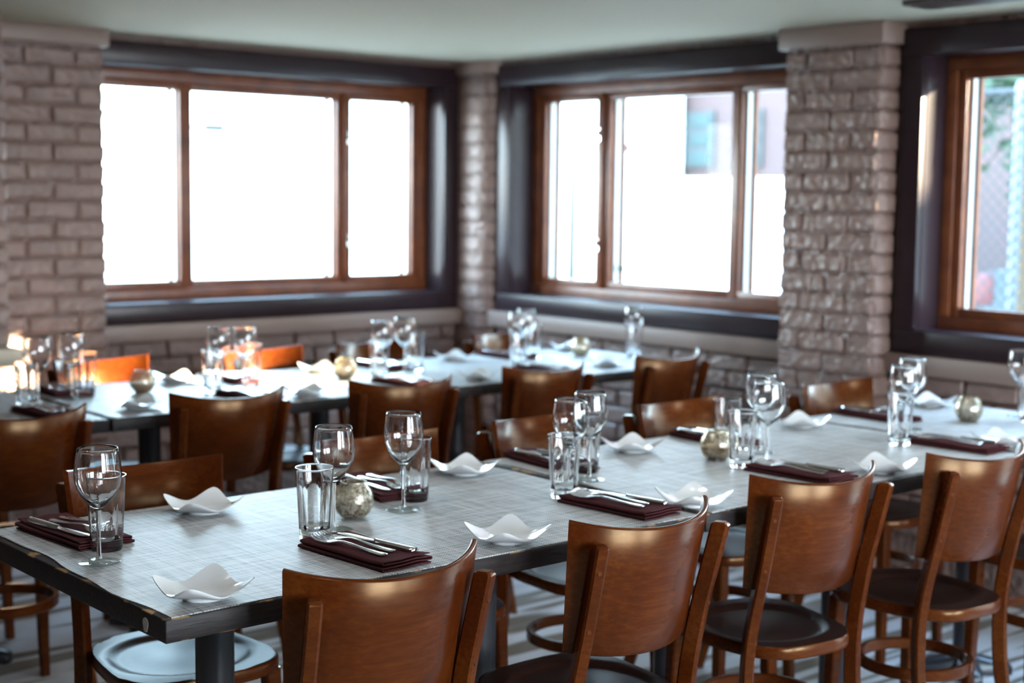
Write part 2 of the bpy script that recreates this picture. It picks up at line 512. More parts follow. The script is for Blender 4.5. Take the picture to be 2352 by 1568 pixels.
def lay_bricks(parent, origin, direc, inward, length, zlo, zhi, patterns, depth=0.03):
    """rows of bricks on a face: origin at its left end, direc along it, inward the way the face looks (unit vectors)"""
    rot = math.atan2(direc.y, direc.x)
    k, z = 0, zlo
    while z + COURSE <= zhi + 0.012:
        pat = patterns[k % len(patterns)]
        u, i = 0.0, 0
        while u < length - 0.02:
            L = min(pat[i % len(pat)] if pat else 0.2, length - u)
            if length - u - L < 0.05: L = length - u
            me = brick_mesh(L - 0.007, depth, random.randrange(5))
            p = origin + direc * (u + L / 2) + inward * (random.uniform(0.0, 0.006))
            o = mesh_obj('brick', me, parent, (p.x, p.y, z + COURSE / 2 + random.uniform(-.0015, .0015)), rot)
            o.rotation_euler[1] = random.uniform(-.008, .008)
            u += L; i += 1
        k += 1; z += COURSE

PXV, NXV, PYV, NYV = Vector((1, 0, 0)), Vector((-1, 0, 0)), Vector((0, 1, 0)), Vector((0, -1, 0))
RUN = [(0.21,), (0.105, 0.21, 0.21, 0.21, 0.21, 0.21, 0.21, 0.21, 0.21, 0.21)]
lay_bricks(wall_left, Vector((2.63, YA + 0.010, 0)), PXV, NYV, 1.87, 0.18, 0.775, RUN)
lay_bricks(wall_right, Vector((XB + 0.010, 5.43, 0)), NYV, NXV, 1.81, 0.18, 0.775, RUN)
lay_bricks(wall_right, Vector((XB + 0.010, 3.18, 0)), NYV, NXV, 1.26, 0.18, 0.775, RUN)

def brick_pillar(label, core, faces, cap, cap_name='cap', cap_mat='tan_paint'):
    root = empty('brick_pillar', ((core[0] + core[1]) / 2, (core[2] + core[3]) / 2, 0))
    tag(root, label, 'pillar', kind='structure')
    box_obj('core', 'mortar_paint', *core, parent=root)
    for f in faces: lay_bricks(root, *f)
    box_obj(cap_name, cap_mat, *cap, parent=root, bev=0.006)
    base = Vector(root.location)
    for ch in root.children: ch.location = Vector(ch.location) - base
    return root

# pillar on the left wall, beside the wide window
yf = YA - 0.10
brick_pillar('pale taupe brick pillar beside the wide window, small cap at ceiling', (2.20, 2.619, yf + 0.008, YA + 0.04, 0, 1.967),
    [(Vector((2.195, yf, 0)), PXV, NYV, 0.43, 0.02, 1.962, [(0.21, 0.22), (0.10, 0.21, 0.12)])],
    (2.18, 2.642, yf - 0.020, YA + 0.03, 1.967, ZC))
# pillar on the right wall, between its windows
xf = XB - 0.10
brick_pillar('lumpy taupe brick pillar between the two right-wall windows', (xf + 0.008, XB + 0.04, 3.198, 3.612, 0, 1.957),
    [(Vector((xf, 3.618, 0)), NYV, NXV, 0.433, 0.012, 1.952, [(0.21, 0.223), (0.10, 0.21, 0.123)]),
     (Vector((xf + 0.004, 3.185, 0)), PXV, NYV, 0.115, 0.012, 1.952, [(0.115,)])],
    (xf - 0.020, XB + 0.03, 3.166, 3.640, 1.957, ZC))
# pier at the left edge of the picture
pier = brick_pillar('cream-lit brick pier beside the pale pillar', (1.55, 2.066, 5.208, YA + 0.04, 0, ZC),
    [(Vector((1.55, 5.20, 0)), PXV, NYV, 0.52, 0.012, 2.03, [(0.21, 0.21, 0.10), (0.10, 0.21, 0.21)]),
     (Vector((2.075, 5.20, 0)), PYV, PXV, 0.46, 0.012, 2.03, [(0.21, 0.21), (0.10, 0.21, 0.12)])],
    (1.50, 2.08, 5.10, 5.22, 0.775, 0.838), 'ledge', 'cream_paint')

# corner column: one bullnose brick to a course
col_root = empty('corner_column', (4.53, 5.55, 0))
tag(col_root, 'slim bullnose brick column in the corner between the windows', 'column', kind='structure')
nose = [(4.62, 5.70), (4.506, 5.70), (4.502, 5.58), (4.500, 5.545), (4.505, 5.505), (4.522, 5.468), (4.552, 5.444), (4.62, 5.437)]
def column_piece(grow, z0, z1, seed, material, bev):
    rnd = random.Random(seed); bm = bmesh.new()
    cx, cy = 4.60, 5.60
    lo, hi = [], []
    for x, y in nose:
        d = Vector((x - cx, y - cy)); l = d.length or 1
        g = grow + rnd.uniform(-.003, .003)
        p = (x + d.x / l * g - 4.53, y + d.y / l * g - 5.55)
        lo.append(bm.verts.new((*p, z0))); hi.append(bm.verts.new((*p, z1)))
    n = len(nose)
    for k in range(n): bm.faces.new((lo[k], lo[(k + 1) % n], hi[(k + 1) % n], hi[k]))
    bm.faces.new(lo[::-1]); bm.faces.new(hi)
    if bev: bmesh.ops.bevel(bm, geom=[e for e in bm.edges if abs(e.verts[0].co.z - e.verts[1].co.z) < 1e-6], offset=bev, segments=2, affect='EDGES')
    return finish(bm, 'brick', material, angle=60)
mesh_obj('core', column_piece(-0.012, 0, 1.97, 1, 'mortar_paint', 0), col_root)
z, k = 0.01, 0
while z + COURSE < 1.99:
    mesh_obj('brick', column_piece(0.0, z + .005, z + COURSE - .005, 50 + k, 'brick_paint', 0.009), col_root)
    z += COURSE; k += 1
mesh_obj('cap', column_piece(0.022, 1.975, ZC, 3, 'tan_paint', 0.004), col_root)

# --- sill boards and ceiling beam
t = box_obj('trim_1', 'tan_paint', 2.60, 4.515, YA - 0.026, YA + 0.036, 0.776, 0.848, bev=0.004)
tag(t, 'taupe sill board under the wide left window', 'trim', kind='structure')
t = box_obj('trim_2', 'tan_paint', XB - 0.026, XB + 0.036, 3.60, 5.455, 0.776, 0.848, bev=0.004)
tag(t, 'taupe sill board under the window with the brick building outside', 'trim', kind='structure')
t = box_obj('trim_3', 'tan_paint', XB - 0.026, XB + 0.036, 1.20, 3.20, 0.776, 0.848, bev=0.004)
tag(t, 'taupe sill board under the window by the chain-link fence', 'trim', kind='structure')
t = box_obj('trim_4', 'dark_beam', 4.05, 4.20, 1.2, 2.83, 2.018, ZC + 0.01, bev=0.003)
tag(t, 'dark brown beam under the ceiling above the fence window', 'beam', kind='structure')

# ------------------------------------------------------------------ windows
def make_window(name, side, a, b2, splits, label, latches):
    """a..b2 opening along the wall, left to right as seen from inside; side 'A' or 'B'"""
    if side == 'A':
        P = lambda u0, u1, d0, d1, z0, z1: (u0, u1, YA + d0, YA + d1, z0, z1)
    else:
        P = lambda u0, u1, d0, d1, z0, z1: (XB + d0, XB + d1, -u1, -u0, z0, z1)
    root = empty(name); tag(root, label, 'window', kind='structure')
    def bx(nm, mt, u0, u1, d0, d1, z0, z1, par=root, bev=0.0):
        return box_obj(nm, mt, *P(u0, u1, d0, d1, z0, z1), parent=par, bev=bev)
    cw = 0.084
    bx('casing', 'black_paint', a - cw, b2 + cw, 0.0, 0.034, ZO1, 2.010, bev=0.004)
    bx('casing', 'black_paint', a - cw, b2 + cw, 0.0, 0.034, 0.850, ZO0, bev=0.004)
    bx('casing', 'black_paint', a - cw, a, 0.002, 0.034, ZO0, ZO1, bev=0.003)
    bx('casing', 'black_paint', b2, b2 + cw, 0.002, 0.034, ZO0, ZO1, bev=0.003)
    bx('reveal', 'black_paint', a - .02, a, 0.034, 0.275, ZO0, ZO1)
    bx('reveal', 'black_paint', b2, b2 + .02, 0.034, 0.275, ZO0, ZO1)
    bx('reveal', 'black_paint', a - .02, b2 + .02, 0.034, 0.275, ZO1, ZO1 + .02)
    bx('reveal', 'black_paint', a - .02, b2 + .02, 0.034, 0.275, ZO0 - .02, ZO0)
    fw = 0.045
    bx('frame', 'window_wood', a, b2, 0.150, 0.262, ZO1 - fw, ZO1, bev=0.003)
    bx('frame', 'window_wood', a, b2, 0.150, 0.262, ZO0, ZO0 + fw, bev=0.003)
    bx('frame', 'window_wood', a, a + fw, 0.152, 0.262, ZO0 + fw, ZO1 - fw, bev=0.003)
    bx('frame', 'window_wood', b2 - fw, b2, 0.152, 0.262, ZO0 + fw, ZO1 - fw, bev=0.003)
    edges = [a + fw] + splits + [b2 - fw]
    zlo, zhi = ZO0 + fw, ZO1 - fw
    sw = 0.034
    for i in range(len(edges) - 1):
        u0, u1 = edges[i], edges[i + 1]
        d0 = 0.160 if i != 1 else 0.178
        sash = empty('sash', parent=root)
        if name == 'window_2' and i == 1:
            bm = bmesh.new(); bmesh.ops.create_cone(bm, cap_ends=True, segments=20, radius1=0.016, radius2=0.016, depth=0.0008)
            st = mesh_obj('sticker', finish(bm, 'sticker', 'sticker_green', smooth=False), sash, (XB + d0 + .0578, 4.806, 1.073)); st.rotation_euler = (0, PI / 2, 0); st['label'] = 'small pale green round sticker'
        for q in ((u0, u0 + sw, zlo, zhi), (u1 - sw, u1, zlo, zhi), (u0 + sw, u1 - sw, zhi - sw, zhi), (u0 + sw, u1 - sw, zlo, zlo + sw)):
            bx('rail', 'window_wood', q[0], q[1], d0, d0 + .030, q[2], q[3], sash, 0.0025)
        l0, l1, lw = u0 + sw, u1 - sw, 0.010
        for q in ((u0 + .02, l0 + lw, zlo + .02, zhi - .02), (l1 - lw, u1 - .02, zlo + .02, zhi - .02)):
            bx('liner', 'aluminium', q[0], q[1], d0 + .0305, d0 + .058, q[2], q[3], sash)
        bx('pane', 'pane_glass', l0 - .004, l1 + .004, d0 + .0585, d0 + .0625, zlo + sw - .004, zhi - sw + .004, sash)
        for q in ((u0 + .01, l0 + .018, zlo + .01, zhi - .01), (l1 - .018, u1 - .01, zlo + .01, zhi - .01)):
            bx('stop', 'window_wood', q[0], q[1], d0 + .064, d0 + .084, q[2], q[3], sash)
        for q in latches:
            if q[0] == i:
                uc = u0 + sw / 2 if q[1] < 0 else u1 - sw / 2
                bm = bmesh.new()
                c = P(uc - .008, uc + .008, d0 - .006, d0 + .001, q[2] - .030, q[2] + .030); add_box(bm, *c)
                c = P(uc - .004, uc + .004, d0 - .022, d0 - .006, q[2] - .006, q[2] + .024); add_box(bm, *c)
                bmesh.ops.bevel(bm, geom=bm.edges[:], offset=0.002, segments=1, affect='EDGES')
                mesh_obj('latch', finish(bm, 'latch', 'steel'), sash)
    return root
make_window('window_1', 'A', A0, A1, [3.125, 3.950], 'wide three-pane window with black casing on the left wall', [(2, -1, 1.66), (2, -1, 1.18)])
make_window('window_2', 'B', -B0, -B1, [-4.872, -4.082], 'three-pane window with the brick building outside', [(0, 1, 1.68), (0, 1, 1.18)])
make_window('window_3', 'B', -C0, -C1, [-1.93, -1.60], 'window cut by the picture edge, chain-link fence outside', [])
dr = empty('door_1', (XB + 0.15, (D0 + D1) / 2, 0)); tag(dr, 'glazed wooden door along the right wall', 'door', kind='structure')
for nm, mt, b6 in (('jamb', 'black_paint', (0, .05, -.55, -.49, .03, 1.95)), ('jamb', 'black_paint', (0, .05, .49, .55, .03, 1.95)), ('head', 'black_paint', (0, .05, -.49, .49, 1.89, 1.95)),
        ('stile', 'window_wood', (.005, .045, -.49, -.40, .04, 1.88)), ('stile', 'window_wood', (.005, .045, .40, .49, .04, 1.88)),
        ('rail', 'window_wood', (.005, .045, -.40, .40, .04, .20)), ('rail', 'window_wood', (.005, .045, -.40, .40, 1.80, 1.88)), ('pane', 'pane_glass', (.022, .028, -.40, .40, .20, 1.80))):
    box_obj(nm, mt, *b6, parent=dr)

# ------------------------------------------------------------------ chairs
def make_chair():
    root = empty('dining_chair'); root['category'] = 'chair'
    # seat: rounded, dished, dark top and brown edge
    bm = bmesh.new(); N = 44; rings = []
    def outline(k):
        t = 2 * PI * k / N; c, s2 = math.cos(t), math.sin(t)
        x = 0.188 * math.copysign(abs(c) ** 0.62, c); y = 0.018 + 0.185 * math.copysign(abs(s2) ** 0.62, s2)
        return x * (1 - 0.24 * (0.203 - y) / 0.37), y
    def dish(r):
        e = min(1, max(0, (0.150 - r) / 0.026)); e = e * e * (3 - 2 * e)
        return -0.0075 * e + 0.003 * max(0, 1 - r / 0.09)
    for t, dz in [(0.985, -0.028), (1.0, -0.024), (1.0, -0.005), (0.985, 0.0)] + [(q, None) for q in (0.95, 0.91, 0.87, 0.83, 0.79, 0.75, 0.71, 0.67, 0.63, 0.59, 0.55, 0.45, 0.30, 0.15)]:
        ring = []
        for k in range(N):
            x, y = outline(k); px_, py_ = x * t, 0.018 + (y - 0.018) * t
            z = 0.455 + (dish(math.hypot(px_ * 0.96, py_ - 0.022)) if dz is None else dz)
            ring.append(bm.verts.new((px_, py_, z)))
        rings.append(ring)
    for i, (a, b2) in enumerate(zip(rings, rings[1:])):
        for k in range(N):
            f = bm.faces.new((a[k], a[(k + 1) % N], b2[(k + 1) % N], b2[k])); f.material_index = 1 if i < 3 else 0
    bm.faces.new(rings[-1]); f = bm.faces.new(rings[0][::-1]); f.material_index = 1
    mesh_obj('seat', finish(bm, 'seat', ['seat_wood', 'chair_wood'], angle=60), root)
    # backrest: bent plywood, leaning back, narrower below
    bm = bmesh.new(); Rb, th, NA = 0.238, 0.011, 26
    Z0, Z1 = 0.584, 0.831
    def bp(a, z, inner):
        f = (z - Z0) / (Z1 - Z0); half = math.radians(43.5 + 6.5 * f)
        r = Rb - (th if inner else 0)
        y = 0.023 - r * math.cos(a * half)
        return Vector((r * math.sin(a * half), y + 0.052 * (1 - f), z + (y + 0.13) * 0.24))
    zs = [Z0, Z0 + .003, Z0 + .08, Z0 + .16, Z1 - .003, Z1]
    prof = [(zs[0], 0.3), (zs[1], 0), (zs[2], 0), (zs[3], 0), (zs[4], 0), (zs[5], 0.3), (zs[5], 0.7), (zs[4], 1), (zs[3], 1), (zs[2], 1), (zs[1], 1), (zs[0], 0.7)]
    cols = []
    for k in range(NA + 1):
        a = -1 + 2 * k / NA
        cols.append([bm.verts.new(bp(a, z, False).lerp(bp(a, z, True), q)) for z, q in prof])
    n = len(prof)
    for a, b2 in zip(cols, cols[1:]):
        for k in range(n): bm.faces.new((a[k], a[(k + 1) % n], b2[(k + 1) % n], b2[k]))
    bm.faces.new(cols[0][::-1]); bm.faces.new(cols[-1])
    mesh_obj('backrest', finish(bm, 'backrest', 'chair_wood', angle=50), root)
    # rear posts, front legs
    for s in (-1, 1):
        pts = spline([(s * .157, -.186, .787), (s * .153, -.164, .70), (s * .150, -.140, .605), (s * .153, -.114, .48), (s * .155, -.108, .37), (s * .157, -.120, .24), (s * .163, -.152, .11), (s * .170, -.192, .0)], 4)
        bm = bmesh.new(); ang = s * math.radians(26)
        a, b2 = Vector((math.cos(ang), math.sin(ang), 0)), Vector((math.sin(ang), -math.cos(ang), 0))
        path = [(p, a, b2) for p in pts]
        top = pts[0]
        path = [(top + Vector((0, 0, .007)), a * .70, b2 * .62), (top + Vector((0, 0, .004)), a * .92, b2 * .88)] + path
        sweep(bm, path, chamfer(0.025, 0.034, 0.004))
        post = mesh_obj('post', finish(bm, 'post', 'chair_wood', angle=30), root)
        for zz in (0.745, 0.635):
            p = min(pts, key=lambda q: abs(q.z - zz))
            bm = bmesh.new()
            bmesh.ops.create_cone(bm, cap_ends=True, segments=14, radius1=0.0048, radius2=0.0042, depth=0.0016)
            pl = mesh_obj('plug', finish(bm, 'plug', 'chair_wood'), post, p + b2 * 0.0174)
            pl.rotation_euler = b2.to_track_quat('Z', 'Y').to_euler()
        bm = bmesh.new()
        path = [(Vector((s * (.140 + .014 * (1 - z / .43)), .150 + .012 * (1 - z / .43), z)), Vector((q, 0, 0)), Vector((0, q, 0))) for z, q in ((.431, 1.0), (.25, .92), (.0, .72))]
        sweep(bm, path, chamfer(0.034, 0.034, 0.004))
        mesh_obj('leg', finish(bm, 'leg', 'chair_wood', angle=30), root)
    bm = bmesh.new(); path = []
    for k in range(36):
        t = 2 * PI * k / 36; c, s2 = math.cos(t), math.sin(t)
        path.append((Vector((.132 * c * (1 + .04 * abs(s2)), .022 + .130 * s2, .278)), Vector((c, s2, 0)), Vector((0, 0, 1))))
    sweep(bm, path, chamfer(0.016, 0.028, 0.003), closed=True)
    mesh_obj('hoop', finish(bm, 'hoop', 'chair_wood', angle=40), root)
    return root

chair = Maker(make_chair())
def put_chair(mx, my, ang, far, label, group):
    r = math.radians(ang) + (PI if far else 0)
    off = Vector((0, -0.13)); 
    ox = off.x * math.cos(r) - off.y * math.sin(r); oy = off.x * math.sin(r) + off.y * math.cos(r)
    return chair.put((mx - ox, my - oy, 0), r, label, group)
G1, G2, G3, G4 = 'chairs on the near side of the front row', 'chairs on the far side of the front row', 'chairs on the near side of the back row', 'chairs on the window side of the back row'
ORD = ['first', 'second', 'third', 'fourth', 'fifth', 'sixth']
for i, (x, y, a, note) in enumerate([(1.353, 1.883, -4.2, 'golden curved-back wooden chair at the front, cropped by the bottom edge'),
        (1.934, 1.880, -0.2, 'curved-back wooden chair with a bright vertical sheen, second along the front row'),
        (2.523, 1.941, -8.7, 'curved-back wooden chair with pale left post, third along the front row'),
        (3.056, 1.885, -4.2, 'curved-back wooden chair with S-bent legs in view, fourth along the front row'),
        (3.690, 1.890, -3.0, 'wooden chair at the picture edge, fifth along the front row')]):
    put_chair(x, y, a, False, note, G1)
for i, (x, y, a) in enumerate([(1.425, 2.850, -1.9), (2.030, 2.850, 1.1), (2.560, 2.855, 2.5), (3.076, 2.840, 0.9), (3.797, 2.836, 1.2)]):
    put_chair(x, y, a, True, 'dark brown chair facing us, %s far-side seat of front row from worn corner' % ORD[i], G2)
for i, (x, y, a) in enumerate([(1.520, 3.755, -3.7), (2.155, 3.784, -6.0), (2.732, 3.715, -10.0), (3.356, 3.738, -3.2), (3.985, 3.755, 3.0)]):
    put_chair(x, y, a, False, 'dark chair seen from behind, %s from the room corner on the back row' % ORD[4 - i], G3)
for i, (x, y, a) in enumerate([(1.590, 4.735, 2.0), (2.215, 4.750, 4.0), (2.839, 4.727, 3.8), (3.340, 4.720, 0.0), (4.015, 4.720, -1.0)]):
    lab = 'wooden chair, %s window-side seat of back row from room corner' % ORD[4 - i]
    if i in (1, 2): lab = 'sunlit orange ' + lab
    put_chair(x, y, a, True, lab, G4)

# ------------------------------------------------------------------ tables and mats
def make_table(length, width):
    root = empty('dining_table'); root['category'] = 'table'
    mesh_obj('table_top', box_mesh('table_top', 'table_wood', -length / 2, length / 2, -width / 2, width / 2, -0.019, 0.019, 0.002, 2), root, (0, 0, 0.729))
    offs = (-0.32, 0.32) if length > 0.9 else (0.0,)
    for ox in offs:
        bm = bmesh.new()
        seg = lathe([(0.0, 0.03), (0.036, 0.03), (0.036, 0.69), (0.0, 0.69)], 24)
        ped = mesh_obj('pedestal', finish(seg, 'pedestal', 'black_iron', angle=40), root, (ox, 0, 0))
        bm.free(); bm = bmesh.new()
        add_box(bm, -.11, .11, -.20, .20, .690, .7095)
        bmesh.ops.bevel(bm, geom=bm.edges[:], offset=0.003, segments=1, affect='EDGES')
        mesh_obj('bracket', finish(bm, 'bracket', 'black_iron'), root, (ox, 0, 0))
        bm = bmesh.new()
        for q in range(4):
            d = Vector((math.cos(q * PI / 2 + PI / 4), math.sin(q * PI / 2 + PI / 4), 0)); e = Vector((-d.y, d.x, 0))
            ext = 0.14
            path = []
            for t, w, h in ((0.0, .036, .052), (0.35, .036, .046), (0.8, .032, .034), (0.95, .026, .028), (1.0, .012, .020)):
                path.append((d * (ext * t) + Vector((0, 0, h / 2 + .002)), e * (w * 2), Vector((0, 0, h))))
            sweep(bm, path, [(-.5, -.5), (.5, -.5), (.5, .2), (.3, .5), (-.3, .5), (-.5, .2)])
        mesh_obj('foot', finish(bm, 'foot', 'black_iron', angle=45), ped)
    return root

def make_mat(length, width, seed):
    rnd = random.Random(seed); bm = bmesh.new()
    nx, ny = 30, 20
    ph = [rnd.uniform(0, 6.28) for _ in range(6)]
    grid = {}
    for i in range(nx + 1):
        for j in range(ny + 1):
            u, v = i / nx, j / ny
            inl = 0.012 + 0.008 * math.sin(7 * v + ph[0]) + 0.003 * math.sin(23 * v + ph[1])
            inr = 0.014 + 0.006 * math.sin(6 * v + ph[2]) + 0.003 * math.sin(19 * v + ph[3])
            ins = 0.004 + 0.002 * math.sin(9 * u + ph[4]); inn = 0.005 + 0.002 * math.sin(8 * u + ph[5])
            x = -length / 2 + inl + (length - inl - inr) * u
            y = -width / 2 + ins + (width - ins - inn) * v
            grid[i, j] = x, y
    top = {k2: bm.verts.new((*p, 0.0020)) for k2, p in grid.items()}
    for i in range(nx):
        for j in range(ny):
            bm.faces.new((top[i, j], top[i + 1, j], top[i + 1, j + 1], top[i, j + 1]))
    ring = [(i, 0) for i in range(nx)] + [(nx, j) for j in range(ny)] + [(i, ny) for i in range(nx, 0, -1)] + [(0, j) for j in range(ny, 0, -1)]
    low = {k2: bm.verts.new((*grid[k2], 0.0)) for k2 in ring}
    for a, b2 in zip(ring, ring[1:] + ring[:1]):
        bm.faces.new((top[b2], top[a], low[a], low[b2]))
    bm.faces.new([low[k2] for k2 in ring[::-1]])
    return finish(bm, 'table_mat', 'woven_mat', angle=30)

TABLES = [  # near-left corner, length, width, turn in degrees, what
    (1.039, 2.019, 1.228, 0.753, 0.0, 'black-edged dining table with the worn front corner, nearest table', 'woven grey mat on the table with the worn corner'),
    (2.273, 2.021, 1.215, 0.753, -0.8, 'black-edged dining table in the middle of the front row', 'woven grey mat on the middle table of the front row'),
    (3.494, 2.004, 0.680, 0.753, -0.8, 'short dining table ending the front row by the fence window', 'woven grey mat on the short table by the fence window'),
    (0.628, 3.950, 1.228, 0.753, -0.7, 'dining table at the brick-pier end of the back row', 'woven grey mat on the back-row table by the brick pier'),
    (1.866, 3.935, 1.235, 0.753, -0.7, 'partly sunlit dining table in the middle of the back row', 'sunlit woven mat on the middle table of the back row'),
    (3.106, 3.920, 1.235, 0.753, -0.7, 'dining table at the room-corner end of the back row', 'bluish woven mat on the back-row table near the room corner'),
]
for i, (x, y, L, Wd, a, lt, lm) in enumerate(TABLES):
    r = math.radians(a)
    cx = x + L / 2 * math.cos(r) - Wd / 2 * math.sin(r); cy = y + L / 2 * math.sin(r) + Wd / 2 * math.cos(r)
    t = make_table(L, Wd); t.location = (cx, cy, 0); t.rotation_euler = (0, 0, r)
    tag(t, lt, 'table', 'front row of tables' if i < 3 else 'back row of tables')
    if i == 0:
        bm = bmesh.new(); n = 16; vs = []
        for k in range(n):
            q = 2 * PI * k / n
            vs.append(bm.verts.new((0, .0085 * math.cos(q) * (1 + .15 * math.sin(3 * q)), .013 * math.sin(q) * (1 + .1 * math.cos(2 * q)))))
        f = bm.faces.new(vs); ex = bmesh.ops.extrude_face_region(bm, geom=[f])
        for v2 in ex['geom']:
            if isinstance(v2, bmesh.types.BMVert): v2.co.x -= 0.0008
        sp = mesh_obj('worn_patch', finish(bm, 'worn_patch', 'residue', smooth=False), t, (-L / 2 - .0002, -Wd / 2 + .066, .726))
        sp['label'] = 'pale glue spot'
    mt = mesh_obj('table_mat', make_mat(L, Wd, 40 + i), None, (cx, cy, 0.7480), r)
    tag(mt, lm, 'mat', 'woven mats covering the tables')
ZT = 0.7502

# ------------------------------------------------------------------ tableware
def make_wine():
    root = empty('wine_glass'); root['category'] = 'glass'
    outer = [(.0045, .0945), (.010, .0985), (.020, .108), (.030, .121), (.0375, .136), (.0410, .151), (.0412, .163), (.0395, .180), (.0362, .198), (.0348, .2050)]
    inner = [(.0340, .2050), (.0354, .198), (.0386, .180), (.0402, .163), (.0399, .151), (.0363, .136), (.0287, .1225), (.0185, .111), (.0085, .1035), (0, .1015)]
    mesh_obj('bowl', finish(lathe(outer + inner, 44), 'bowl', 'clear_glass', angle=80), root)
    mesh_obj('stem', finish(lathe([(.0055, .0085), (.0042, .015), (.0036, .03), (.0035, .055), (.0037, .08), (.0045, .0945)], 20), 'stem', 'clear_glass', angle=80), root)
    mesh_obj('foot', finish(lathe([(0, .0004), (.034, .0004), (.0365, .0010), (.0368, .0018), (.030, .0030), (.018, .0042), (.010, .0056), (.0055, .0085)], 44), 'foot', 'thin_glass', angle=60), root)
    return root
wine = Maker(make_wine())

def tumbler_mesh():
    H = .138
    outer = [(0, .0004), (.0265, .0004), (.0282, .0020), (.0290, .010), (.0310, .05), (.0338, .10), (.0360, .134), (.0368, .1375), (.0364, .1385)]
    inner = [(.0352, .1385), (.0346, .1365), (.0330, .120), (.0312, .095), (.0292, .06), (.0268, .030), (.0250, .022), (.0180, .0190), (0, .0185)]
    bm = bmesh.new()
    def wob(r, z, t): return r
    prof = [(r, z, 0) for r, z in outer] + [(r, z, 1) for r, z in inner]
    seg = 48; rings = []
    for r, z, inn in prof:
        if r == 0: rings.append([bm.verts.new((0, 0, z))]); continue
        amp = 0.0016 * max(0, min(1, (0.112 - z) / 0.03)) if inn and z > 0.021 else 0
        rings.append([bm.verts.new(((r + amp * math.cos(8 * 2 * PI * k / seg)) * math.cos(2 * PI * k / seg), (r + amp * math.cos(8 * 2 * PI * k / seg)) * math.sin(2 * PI * k / seg), z)) for k in range(seg)])
    for a, b2 in zip(rings, rings[1:]):
        for k in range(seg):
            k2 = (k + 1) % seg
            if len(a) == 1: bm.faces.new((a[0], b2[k2], b2[k]))
            elif len(b2) == 1: bm.faces.new((a[k], a[k2], b2[0]))
            else: bm.faces.new((a[k], a[k2], b2[k2], b2[k]))
    return finish(bm, 'tumbler', 'clear_glass', angle=60)
_t = mesh_obj('tumbler', tumbler_mesh()); _t['category'] = 'glass'
tumbler = Maker(_t)

def plate_mesh():
    """square bread plate: corners swept up, a low foot underneath"""
    bm = bmesh.new(); n = 18; half = 0.0675
    def surf(u, v, under):
        # squircle outline: corners rounded, sides a little hollow
        k = max(abs(u), abs(v))
        if k < 1e-6: x = y = 0.0
        else:
            cu, cv = u / k, v / k
            rr = 1.0 / (abs(cu) ** 5 + abs(cv) ** 5) ** (1 / 5.0)
            hollow = 1 - 0.05 * (1 - min(abs(cu), abs(cv)) ** 2)
            x, y = half * k * cu * rr * hollow, half * k * cv * rr * hollow
        mn = min(abs(u), abs(v)) / k if k > 1e-6 else 0
        z = 0.0070 + 0.0075 * max(0, (k - .3) / .7) ** 1.6 + 0.0215 * (mn * mn * (3 - 2 * mn)) * k ** 2.4
        e = max(0, (k - .3) / .7)
        if under: z -= 0.0044 * (1 - 0.45 * e ** 6)
        return Vector((x, y, z))
    T, Bt = {}, {}
    for i in range(n + 1):
        for j in range(n + 1):
            u, v = -1 + 2 * i / n, -1 + 2 * j / n
            T[i, j] = bm.verts.new(surf(u, v, False)); Bt[i, j] = bm.verts.new(surf(u, v, True))
    for i in range(n):
        for j in range(n):
            bm.faces.new((T[i, j], T[i + 1, j], T[i + 1, j + 1], T[i, j + 1]))
            bm.faces.new((Bt[i, j], Bt[i, j + 1], Bt[i + 1, j + 1], Bt[i + 1, j]))
    ring = [(i, 0) for i in range(n)] + [(n, j) for j in range(n)] + [(i, n) for i in range(n, 0, -1)] + [(0, j) for j in range(n, 0, -1)]
    for a, b2 in zip(ring, ring[1:] + ring[:1]): bm.faces.new((T[b2], T[a], Bt[a], Bt[b2]))
    return finish(bm, 'bread_plate', 'porcelain', angle=80)
def make_plate():
    root = mesh_obj('bread_plate', plate_mesh()); root['category'] = 'plate'
    bm = lathe([(.024, .0055), (.0345, .0052), (.0335, .0004), (.0315, .0004), (.0305, .0035), (.0, .0036)], 36)
    mesh_obj('foot', finish(bm, 'foot', 'porcelain', angle=60), root)
    return root
plate = Maker(make_plate())

